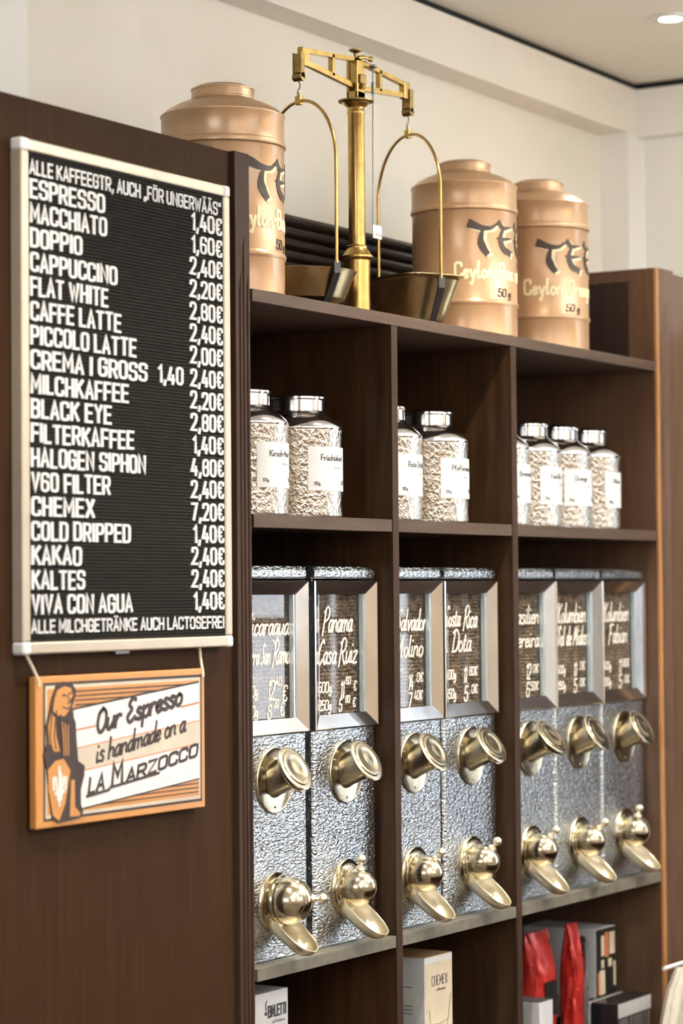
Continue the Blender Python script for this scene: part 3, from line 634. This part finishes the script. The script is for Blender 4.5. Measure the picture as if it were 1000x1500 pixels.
# ================================================================ tea jars
def jar(cx, label, name, rot, first=None, k=1.0):
    y = .10; r = .0875
    t = thing('tea_jar', label, 'jar', (cx, y, 1.7048), 'hammered silver tea jars on the middle shelf')
    if first is None:
        obj('body', MB().lathe([(.081, 0), (.0865, .002), (.0875, .006), (.0875, .170), (.0882, .172), (.0882, .175)], n=56), HAMJAR, t)
        obj('shoulder', MB().lathe([(.0880, .1755), (.0890, .178), (.0885, .181), (.084, .187), (.075, .196), (.064, .203), (.057, .209), (.054, .213), (.0525, .2145)], n=48), CHROME, t)
        obj('neck', MB().lathe([(.0520, .215), (.0520, .236), (.0535, .2375)], n=40), STEELJ, t)
        obj('lid', MB().lathe([(.0540, .238), (.0560, .2395), (.0560, .2425), (.0520, .2455), (.042, .249), (.020, .252), (0, .2525)], n=40, cap=False), CHROME, t)
    else:
        for ch in first.children:
            if ch.name.split('.')[0] != 'paper_label': c_ = copy_tree(ch, t); c_.scale = (k, k, 1)
    r *= k; rr = r+.0012; R0 = math.radians(rot)
    mb = MB(); n_ = 24; hw = .066/rr; z0_, z1_ = .053, .140; P = []
    for k in range(n_+1):
        a = R0-hw+2*hw*k/n_
        P.append([(q*math.sin(a), -q*math.cos(a), z_) for q, z_ in ((rr, z0_), (rr, z1_), (rr-.0009, z1_), (rr-.0009, z0_))])
    mb.loft(P)
    lb = obj('paper_label', mb, PAPER, t)
    M = cyl(rr, R0); tx_ = MB(); write(tx_, name, -.038, .113, .0115, .0064*len(name), M, .0019, 1.6, False, 0, 0, .0004)
    write(tx_, '100g', -.054, .064, .006, .013, M, .0010, 1.6, False, 0, 0, .0004)
    write(tx_, '4,50', .024, .066, .008, .016, M, .0011, 1.6, True, .1, 0, .0004)
    obj('label_lettering', tx_, INK, lb)['kind'] = 'stuff'
    t2 = MB(); write(t2, 'Früchtetee', -.006, .097, .005, .028, M, .0008, 1.6, False, 0, 0, .0004)
    obj('fine_print', t2, INKG, lb)
    return t
j0 = jar(.116, 'hammered silver tea jar labelled Kirsch in the left compartment, cut off by the post', 'Kirsch-Marz', 3)
jar(.318, 'hammered silver tea jar labelled Früchtekorb beside the first divider', 'Früchtekorb', -3, j0)
jar(.645, 'hammered silver tea jar labelled Rote Grütze, left one in the middle compartment', 'Rote Grütze', 6, j0)
jar(.853, 'hammered silver tea jar labelled Pfefferminz, right one in the middle compartment', 'Pfefferminz', -1, j0)
jar(1.165, 'hammered silver tea jar in the right compartment, mostly hidden behind the divider', 'Brennessel', 8, j0, .925)
jar(1.328, 'second hammered silver tea jar from the left in the right compartment', 'Vanille', 5, j0, .925)
jar(1.491, 'third hammered silver tea jar from the left in the right compartment', 'Orange', -7, j0, .925)
jar(1.655, 'hammered silver tea jar nearest the tall cabinet in the right compartment', 'Minze', 13, j0, .925)
# ================================================================ coffee dispensers
HW = .1205
def silo_parts():
    B = {}
    yb = .335
    prof = [(-HW, yb), (-HW, .006), (-HW+.002, .002), (-HW+.006, 0), (HW-.006, 0), (HW-.002, .002), (HW, .006), (HW, yb)]
    mb = MB().prism(prof, 0, .428, 'z')
    mb.box(-HW, -HW+.004, .002, yb, .4285, .729); mb.box(HW-.004, HW, .002, yb, .4285, .729); mb.box(-HW+.0045, HW-.0045, yb-.01, yb, .4285, .729)
    B['body'] = (mb, HAMMER)
    B['lid_cap'] = (MB().prism([(.0, .7315), (-.004, .735), (-.004, .748), (.002, .755), (.012, .757), (yb, .757), (yb, .7315)], -HW+.002, HW-.004, 'x'), HAMMER)
    o_, i_ = (-.1215, .1215, .430, .7275), (-.091, .091, .459, .700)
    ro = [(o_[0], o_[2]), (o_[1], o_[2]), (o_[1], o_[3]), (o_[0], o_[3])]; ri = [(i_[0], i_[2]), (i_[1], i_[2]), (i_[1], i_[3]), (i_[0], i_[3])]
    fr = MB()
    rings = [[(x, .001, z) for x, z in ro], [(x, -.006, z) for x, z in ro], [(x*.985, -.008, .579+(z-.579)*.985) for x, z in ro], [(x, .004, z) for x, z in ri], [(x, .0055, z) for x, z in ri]]
    vs = [p for r in rings for p in r]; fs = []
    for j in range(4):
        for i in range(4): fs.append((j*4+i, j*4+(i+1) % 4, (j+1)*4+(i+1) % 4, (j+1)*4+i))
    fr.add(vs, fs); B['window_frame'] = (fr, CHROMEF)
    for sx_ in (-1, 1): B['reflection_strip'+'_'*(sx_ > 0)] = (MB().box(sx_*.0885-.0025, sx_*.0885+.0025, .006, .0165, i_[2], i_[3]), GLINT)  # pale strips paint the window's reflection on the frame's inner sides
    B['glass_pane'] = (MB().box(i_[0]-.004, i_[1]+.004, .0170, .0195, i_[2]-.004, i_[3]+.004), GLASS)
    # beans packed behind the pane
    bm_ = MB(); ico = []
    for k in range(6): a = k*PI/3; ico.append((math.cos(a), math.sin(a)))
    z = .452
    while z < .706:
        x = -.098+random.uniform(0, .006)
        while x < .098:
            a = random.uniform(0, PI); L_, W2_ = random.uniform(.0052, .0062), random.uniform(.0036, .0043); ca, sa = math.cos(a), math.sin(a)
            yy = .0255+random.uniform(0, .003); zz = z+random.uniform(-.0015, .0015)
            vs = [(x, yy-.0038, zz)]
            for q, d_ in ((.6, -.0028), (1, 0)):
                for c_, s_ in ico: vs.append((x+q*(c_*L_*ca-s_*W2_*sa), yy+d_, zz+q*(c_*L_*sa+s_*W2_*ca)))
            fs = [(0, 1+i, 1+(i+1) % 6) for i in range(6)]+[(1+i, 7+i, 7+(i+1) % 6, 1+(i+1) % 6) for i in range(6)]
            bm_.add(vs, fs, True); x += .0092
        z += .0078
    bm_.box(-.112, .112, .030, .20, .432, .712)
    B['coffee_beans'] = (bm_, BEAN)
    # upper filling spout
    c0 = Vector((0, 0, .342)); B['spout_flange'] = (MB().lathe([(.064, .0), (.064, .003), (.062, .0045), (.060, .0035), (.034, .0035), (.034, .001)], c0, (0, -1, 0), 48), PALE)
    return B, c0
SP, C0 = silo_parts()
AX = Vector((0, -.91, .41))
def silo(cx, sx, label, lines, idx, lid_open=0, knob=(0, -.45, .9), first=None, ball=1.0, swap=False):
    t = thing('coffee_dispenser', label, 'coffee dispenser', (cx, .04, .8515), 'hammered metal coffee bean dispensers')
    if first is None:
        for k, (mb, m) in SP.items():
            o = obj(k.rstrip('_'), mb, m, t)
            if k == 'coffee_beans': o['kind'] = 'stuff'
            if k == 'window_frame': o['label'] = 'polished chrome window frame'
        sp = [c for c in t.children if c.name == 'spout_flange'][0]
        st_ = C0+Vector((0, .012, -.004))
        obj('filling_tube', MB().lathe([(.0325, 0), (.0325, .061)], st_, AX, 40), PALE, sp)
        for a in (60, 180, 300): obj('rivet', MB().lathe([(.0028, 0), (.0022, .0015), (0, .002)], C0+Vector((.051*math.cos(math.radians(a-30)), -.0035, .051*math.sin(math.radians(a-30)))), (0, -1, 0), 10, False), PALE, sp)
        fl_ = obj('outlet_flange', MB().lathe([(.0585, 0), (.0585, .003), (.0565, .005), (.0545, .004), (.047, .004), (.046, .0065), (.044, .0075), (.041, .008), (.040, .011), (.034, .0125)], (0, 0, .108), (0, -1, 0), 48), PALE, t)
        # scoop: half pipe closing to a rounded lip
        A = Vector((0, -.012, .086)); D = Vector((0, -.82, -.57)).normalized(); Nn = Vector((0, -.57, .82)).normalized(); Xx = Vector((1, 0, 0))
        L_ = .103; mb = MB(); m_ = 22; n_ = 16; rin = []
        for j in range(m_+1):
            s = j/m_; q = 1 if s < .70 else math.sqrt(max(.0, 1-((s-.70)/.30)**2)); wd = .031*(1+.18*math.sin(PI*min(1, s/.8)))*max(.02, q)
            dp = .036*(1-.35*s)*max(.02, q)
            rise = -.010*s
            row = []
            for i in range(n_+1):
                a = PI*i/n_; row.append(A+D*L_*s+Xx*wd*math.copysign(abs(math.cos(a))**.8, math.cos(a))-Nn*dp*math.sin(a)*1.0+Nn*rise)
            rin.append(row)
        th = .0012
        for side in (0, 1):
            vs = [p-(Nn*(-th) if side else Vector((0, 0, 0))) for row in rin for p in row]
            fs = [(j*(n_+1)+i, j*(n_+1)+i+1, (j+1)*(n_+1)+i+1, (j+1)*(n_+1)+i) for j in range(m_) for i in range(n_)]
            mb.add(vs, fs, True)
        rim = [row[0] for row in rin]+[row[-1] for row in rin[::-1]]
        mb.tube(rim, .0013, 6)
        so = obj('pouring_scoop', mb, PALES, t)
    else:
        for ch in first.children:
            if ch.name.split('.')[0] in ('outlet_ball', 'spout_lid', 'lettering'): continue
            c = copy_tree(ch, t)
    for ch in t.children:
        if ch.name.split('.')[0] in ('body', 'lid_cap', 'window_frame', 'glass_pane', 'coffee_beans', 'reflection_strip'): ch.scale.x = sx
    # lid of the filling spout, hinged at its upper edge
    end = C0+Vector((0, .012, -.004))+AX*.0612
    hinge = end+Vector((0, .41, .91))*.040; a = math.radians(lid_open)
    rot_ = Matrix.Rotation(-a, 3, 'X'); ax2 = rot_@AX; ctr = hinge+rot_@(end-hinge)
    sp = [c for c in t.children if c.name.split('.')[0] == 'spout_flange'][0]
    obj('spout_lid', MB().lathe([(.0455, 0), (.0465, .001), (.0465, .004), (.044, .0055), (.037, .0050), (.0355, .0070), (.026, .0085), (.024, .0075), (.012, .0085), (0, .0088)], ctr, ax2, 48, False), PALE, sp)
    obj('lid_hinge', MB().lathe([(.003, -.008), (.003, .008)], hinge+AX*.001, (1, 0, 0), 12), PALE, sp)
    # ball valve with knob
    bc = Vector((0, -.027 if ball == 1 else -.033, .111 if ball == 1 else .113)); br_ = .0385*ball
    prof = [(br_*math.sin(PI*k/20), -br_*math.cos(PI*k/20)) for k in range(21)]
    kd = Vector(knob).normalized(); mb = MB().lathe(prof, bc, (0, -1, 0), 40, False)
    if ball > 1:
        q = Vector((-.80, -.60, .05)).normalized(); mb.lathe([(br_*.60, br_*.802), (br_*.615, br_*.802), (br_*.625, br_*.785)], bc, q, 36, False)
        mb.lathe([(br_*1.06, -.003), (br_*1.09, 0), (br_*1.06, .003)], bc+Vector((0, .012, 0)), (0, -1, 0), 44, False)
    bo = obj('outlet_ball', mb, PALE, t)
    obj('knob', MB().lathe([(.010, br_*.96), (.0085, br_+.003), (.0045, br_+.005), (.004, br_+.009), (.0065, br_+.011), (.0095, br_+.0165), (.0090, br_+.022), (.0055, br_+.0265), (0, br_+.028)], bc, kd, 24, False), PALES, bo)
    mb = MB(); M = flat(.0166)
    for (tx_, x, z, h, wd, sw, scp) in lines:
        write(mb, tx_, x+.006, z, h, wd, M, sw, 1.0 if scp else 1.5, scp, .22 if scp else .16, 0, .0004)
    lo_ = obj('lettering', mb, PAINTW, t); lo_['kind'] = 'stuff'
    return t
B_ = .0040
s0 = silo(.3895, 1, 'dispenser of Panama Casa Ruiz coffee, second one right of the fluted post',
 [('Panama', -.062, .624, .046, .112, B_, True), ('Casa', -.082, .560, .044, .068, B_, True), ('Ruiz', .000, .560, .046, .068, B_, True), ('500g', -.081, .503, .020, .050, .0027, False), ('11', .004, .490, .032, .012, .0040, False), ('60', .026, .517, .014, .018, .0024, False), ('€', .056, .503, .019, .010, .0024, False),
  ('250g', -.083, .467, .020, .050, .0027, False), ('5', -.002, .463, .024, .010, .0032, False), ('80', .024, .480, .013, .016, .0024, False), ('€', .052, .470, .018, .010, .0024, False)], 0, 6, (.02, -.15, 1))
silo(.1225, 1, 'dispenser of Nicaragua coffee next to the fluted post, its round outlet turned sideways',
 [('Nicaragua', -.080, .622, .040, .156, B_, True), ('Tierra San', -.084, .566, .036, .092, .0036, True), ('Ramon', .020, .566, .042, .070, B_, True), ('500g', -.082, .505, .020, .046, .0027, False), ('12', .000, .497, .036, .022, .0040, False), ('40', .030, .524, .015, .018, .0026, False), ('€', .052, .492, .030, .016, .0030, False),
  ('250g', -.082, .466, .020, .046, .0027, False), ('6', -.001, .460, .026, .011, .0034, False), ('20', .022, .482, .014, .016, .0024, False), ('€', .044, .465, .024, .014, .0026, False)], 1, 0, (.55, -.83, .05), s0, 1.2)
silo(.6680, 1, 'dispenser of El Salvador coffee, left one in the middle compartment',
 [('El Salvador', -.085, .622, .042, .165, B_, True), ('Molino', -.050, .566, .042, .115, B_, True), ('500g', -.082, .505, .020, .046, .0027, False), ('14', .004, .497, .030, .018, .0036, False), ('90€', .030, .512, .018, .036, .0026, False), ('7', .002, .458, .030, .014, .0036, False), ('40€', .028, .474, .018, .034, .0026, False)], 2, 7, (.12, -.6, .8), s0)
silo(.9215, 1, 'dispenser of Costa Rica Dota coffee, right one in the middle compartment',
 [('Costa', -.088, .628, .040, .068, B_, True), ('Rica', -.002, .624, .044, .060, B_, True), ('Dota', -.056, .572, .044, .085, B_, True), ('500g', -.085, .512, .020, .044, .0027, False), ('11', -.004, .503, .032, .012, .0040, False), ('80€', .022, .518, .018, .036, .0028, False), ('250g', -.085, .470, .020, .044, .0027, False), ('5', -.002, .462, .032, .014, .0038, False), ('90€', .022, .478, .018, .036, .0028, False)], 3, 10, (.12, -.6, .8), s0)
silo(1.2095, 1.025, 'dispenser of Brasilien coffee with a wide open lid, left one in the right compartment',
 [('Brasilien', -.075, .628, .040, .150, B_, True), ('Pereira', -.060, .574, .038, .135, B_, True), ('12', .010, .500, .034, .022, .0038, False), ('90€', .036, .514, .018, .036, .0028, False), ('6', .010, .460, .032, .014, .0038, False), ('50€', .034, .474, .018, .036, .0028, False)], 4, 15, (.12, -.6, .8), s0)
silo(1.4635, 1.025, 'dispenser of Kolumbien coffee, middle one in the right compartment',
 [('Kolumbien', -.082, .628, .044, .155, B_, True), ('Sol de Midas', -.082, .574, .042, .160, B_, True), ('500g', -.082, .508, .018, .042, .0027, False), ('11', .006, .500, .030, .014, .0038, False), ('90€', .030, .514, .018, .036, .0028, False), ('250g', -.082, .470, .018, .042, .0027, False), ('5', .006, .460, .032, .014, .0038, False), ('90€', .030, .474, .018, .036, .0028, False)], 5, 3, (.12, -.7, .8), s0)
silo(1.7175, 1.025, 'dispenser of Kolumbien Fabian coffee beside the tall cabinet',
 [('Kolumbien', -.080, .628, .044, .145, B_, True), ('Fabian', -.050, .574, .044, .105, B_, True), ('500g', -.082, .510, .018, .042, .0027, False), ('11', .006, .500, .032, .014, .0038, False), ('80€', .030, .514, .018, .036, .0028, False), ('250g', -.082, .470, .018, .042, .0027, False), ('5', .006, .462, .032, .014, .0038, False), ('90€', .030, .474, .018, .036, .0028, False)], 6, 4, (.10, -.2, 1), s0)
# ================================================================ goods in the lower compartments
def carton(name, label, loc, w_, d_, h_, m, cat_='box', group=None):
    t = thing(name, label, cat_, loc, group); obj('carton', MB().box(0, w_, 0, d_, 0, h_, .0012), m, t); return t
def facey(mb, x, z, w_, h_, y=-.0006, t=.001): return mb.box(x, x+w_, y, y+t, z, z+h_)
def facex(mb, y, z, w_, h_, x=-.0006, t=.001): return mb.box(x, x+t, y, y+w_, z, z+h_)
# white box, left compartment
t = carton('coffee_maker_box', 'white coffee maker box with black logo in the lower left compartment', (.075, .055, .4005), .116, .10, .386, BOXW)
mb = MB(); write(mb, 'BIALETTI', .045, .338, .020, .062, flat(-.0003), .0040, 1.2, False, 0, 0, .0006); obj('logo_lettering', mb, INK, t)
mb = MB(); mb.lathe([(.004, 0), (.004, .0008)], (.036, -.0003, .346), (0, -1, 0), 14).tube([(.036, -.0006, .352), (.036, -.0006, .366), (.040, -.0006, .370)], .0011, 6); obj('mascot_free_mark', mb, INK, t).name = 'logo_mark'
mb = MB(); write(mb, 'caffettiera', .058, .325, .006, .045, flat(-.0003), .0008, 1.2, False, 0, 0, .0004); facey(mb, .0, .29, .115, .005); obj('fine_print', mb, BOXG, t)
# red moka pack
t = thing('red_pack', 'red rounded pack with dark transparent dome behind the white box', 'pack', (.27, .17, .4005))
def rr_(w_, h_, z, r_=.03, n=6, cx=0):
    o_ = []
    for qx, qz, a0 in ((w_/2-r_, h_-r_, 0), (-w_/2+r_, h_-r_, 90), (-w_/2, 0, None), (w_/2, 0, None)):
        if a0 is None: o_.append((qx+cx, qz)); continue
        for k in range(n+1): a = math.radians(a0+90*k/n); o_.append((qx+r_*math.cos(a)+cx, qz+r_*math.sin(a)))
    return o_
obj('backing_card', MB().prism(rr_(.15, .365, 0, .05), 0, .004), REDC, t)
obj('blister', MB().lathe([(.052, 0), (.050, .012), (.042, .026), (.025, .034), (0, .037)], (0, 0, .285), (0, -1, 0), 28, False), DFOIL, t)
mb = MB()
for k in range(4): write(mb, 'caffe moka', .005, .255-.018*k-.14, .007, .05, flat(0), .0011, 1.2, h1=.0006)
obj('print_lines', mb, BOXC, t)
# chemex carton
t = carton('filter_coffee_box', 'tall white carton with a glass coffee carafe print in the lower middle compartment', (.715, .045, .4005), .122, .165, .374, BOXW)
mb = MB(); facey(mb, .004, .003, .116, .358); obj('front_print', mb, BOXC, t)
mb = MB(); write(mb, 'CHEMEX', .030, .312, .020, .068, flat(-.0008), .0015, 2, False, 0, 0, .0005); write(mb, 'coffeemaker', .050, .300, .005, .040, flat(-.0008), .0007, 1.5, h1=.0004); obj('logo_lettering', mb, INK, t)
mb = MB(); f_ = flat(-.0008)
for pts in ([(.018, .262), (.022, .235), (.048, .150), (.052, .120), (.036, .06), (.020, .01)], [(.112, .285), (.100, .235), (.072, .150), (.068, .120), (.086, .06), (.104, .01)], [(.024, .232), (.060, .228), (.098, .234)]): mb.ribbon(pts, .0016, f_, 0, .0005)
obj('carafe_print', mb, BOXG, t)
mb = MB(); mb.prism([(.045, .145), (.075, .145), (.078, .120), (.072, .098), (.048, .098), (.042, .120)], -.0014, -.0006); obj('collar_print', mb, KRAFT, t)
mb = MB(); mb.box(.001, .121, .001, .164, .3742, .3750); obj('top_flap', mb, KRAFT, t)
mb = MB()
for k, (yy, wd) in enumerate(((.31, .07), (.27, .09), (.262, .085), (.254, .09), (.22, .085), (.212, .09), (.204, .06))): facex(mb, .03, yy, wd, .0022)
obj('side_print', mb, BOXG, t)
# right compartment
t = carton('appliance_box', 'white box with black dot and photo side standing on the lower boxes', (1.695, .112, .5465), .118, .20, .168, BOXW)
mb = MB(); mb.lathe([(.010, 0), (.010, .0008)], (-.0003, .036, .143), (-1, 0, 0), 20); obj('dot_print', mb, INK, t)
mb = MB(); facey(mb, .001, .001, .116, .166); obj('photo_side', mb, BOXK, t)
mb = MB()
for k, (x, z, a, b) in enumerate(((.03, .10, .018, .05), (.078, .10, .03, .055), (.02, .005, .03, .06), (.03, .07, .016, .02), (.07, .07, .02, .02), (.10, .02, .012, .06))): facey(mb, x, z, a, b, -.0012)
obj('photo_print', mb, BOXC, t)
mb = MB(); facey(mb, .052, .095, .020, .062, -.0012); facey(mb, .010, .005, .010, .055, -.0012); obj('red_print', mb, SRED, t)
mb = MB(); facex(mb, .03, .02, .02, .04); facex(mb, .02, .12, .018, .02); obj('grey_print', mb, INKG, t)
t = carton('grinder_box', 'black box with white and photo front at the bottom of the right compartment', (1.645, .03, .4005), .195, .072, .145, BOXK)
mb = MB(); facey(mb, .001, .110, .193, .034); facey(mb, .001, .0, .193, .06); obj('white_band', mb, BOXW, t)
mb = MB()
for x, wd in ((.006, .05), (.066, .018), (.09, .05), (.148, .012), (.166, .024)): facey(mb, x, .062, wd, .044)
obj('photo_print', mb, BOXG, t)
mb = MB()
for k in range(4): facex(mb, .012, .02+.02*k, .045, .006)
obj('side_print', mb, BOXG, t)
t = carton('grinder_box', 'white box with dark window panels behind the black box', (1.645, .106, .4005), .195, .22, .145, BOXW)
mb = MB(); facex(mb, .006, .04, .085, .062); facex(mb, .115, .04, .085, .062); obj('dark_panel', mb, INK, t)
mb = MB().box(.001, .194, .001, .219, .1452, .1458); obj('top_print', mb, BOXK, t)
t = carton('small_box', 'narrow white box with photo print beside the second divider', (1.243, .04, .4005), .068, .10, .205, BOXW)
mb = MB(); facey(mb, .006, .04, .055, .10); obj('photo_print', mb, BOXC, t)
mb = MB(); facex(mb, .02, .05, .06, .10); mb.box(.001, .067, .001, .099, .2052, .2058); obj('dark_print', mb, INK, t)
def pouch(name, label, loc, w_, d_, h_, m, seed, tilt=0):
    rnd_ = random.Random(seed); t = thing(name, label, 'coffee bag', loc); rings = []
    n_ = 28
    for j in range(15):
        s = j/14; k = 1 if s < .72 else 1-.93*((s-.72)/.28)**1.2
        if s > .93: k = .05
        ring_ = []
        for i in range(n_):
            a = 2*PI*i/n_; c_, s_ = math.cos(a), math.sin(a)
            x = w_/2*math.copysign(abs(c_)**.55, c_); y = d_/2*k*math.copysign(abs(s_)**.7, s_); q = rnd_.uniform(-.004, .004)
            ring_.append((x*(1-.06*math.sin(PI*s))+q+tilt*s, y+q, h_*s))
        rings.append(ring_)
    obj('bag_body', MB().loft(rings), m, t); return t
p = pouch('coffee_bag', 'red foil coffee bag leaning beside the second divider', (1.405, .13, .4005), .12, .07, .345, RED, 3, .0)
obj('bag_label', MB().box(-.03, .03, -.040, -.0385, .15, .23, .001), DFOIL, p)
p = pouch('coffee_bag', 'small silver foil coffee bag between the upright red bag and the white box', (1.594, .112, .4005), .040, .045, .292, SFOIL, 5)
p = pouch('coffee_bag', 'upright red foil coffee bag in front of the white appliance box', (1.535, .10, .4005), .06, .05, .352, RED, 9)
obj('bag_side', MB().prism([(.026, .20), (.036, .24), (.038, .27), (.030, .31), (.026, .31)], -.02, .02), DFOIL, p)
# ---- cloth bundle on a white rod at the bottom right corner
t = thing('cloth_bundle', 'bundle of pleated natural cloth hanging from a white rod at the lower right corner', 'cloth', (1.62, -.12, 0))
obj('hanging_rod', MB().tube([(-.036, 0, .651), (.4, 0, .651), (1.128, 0, .651)], .0045, 12), WHITEM, t)
rings = []
for j in range(16):
    s = j/15; z = .645-.64*s; ring_ = []; wd = .10+.42*s**.75; 
    for i in range(120):
        u_ = i/119; xl = .02-.30*s**.62; x = xl+(.40+.2*s-xl)*u_; y = .010*math.sin(u_*2*PI*13+2*s)*(.35+.65*s)+.006*math.sin(u_*40)
        ring_.append((x, y-.012-.03*s, z))
    rings.append(ring_)
mb = MB(); n_ = 120
vs = [p for r in rings for p in r]+[(p[0], p[1]+.004, p[2]) for r in rings for p in r]; K = 16*n_
fs = []
for j in range(15):
    for i in range(n_-1):
        a = j*n_+i; fs.append((a, a+1, a+n_+1, a+n_)); fs.append((K+a, K+a+n_, K+a+n_+1, K+a+1))
mb.add(vs, fs, True); obj('pleated_cloth', mb, CLOTH, t)
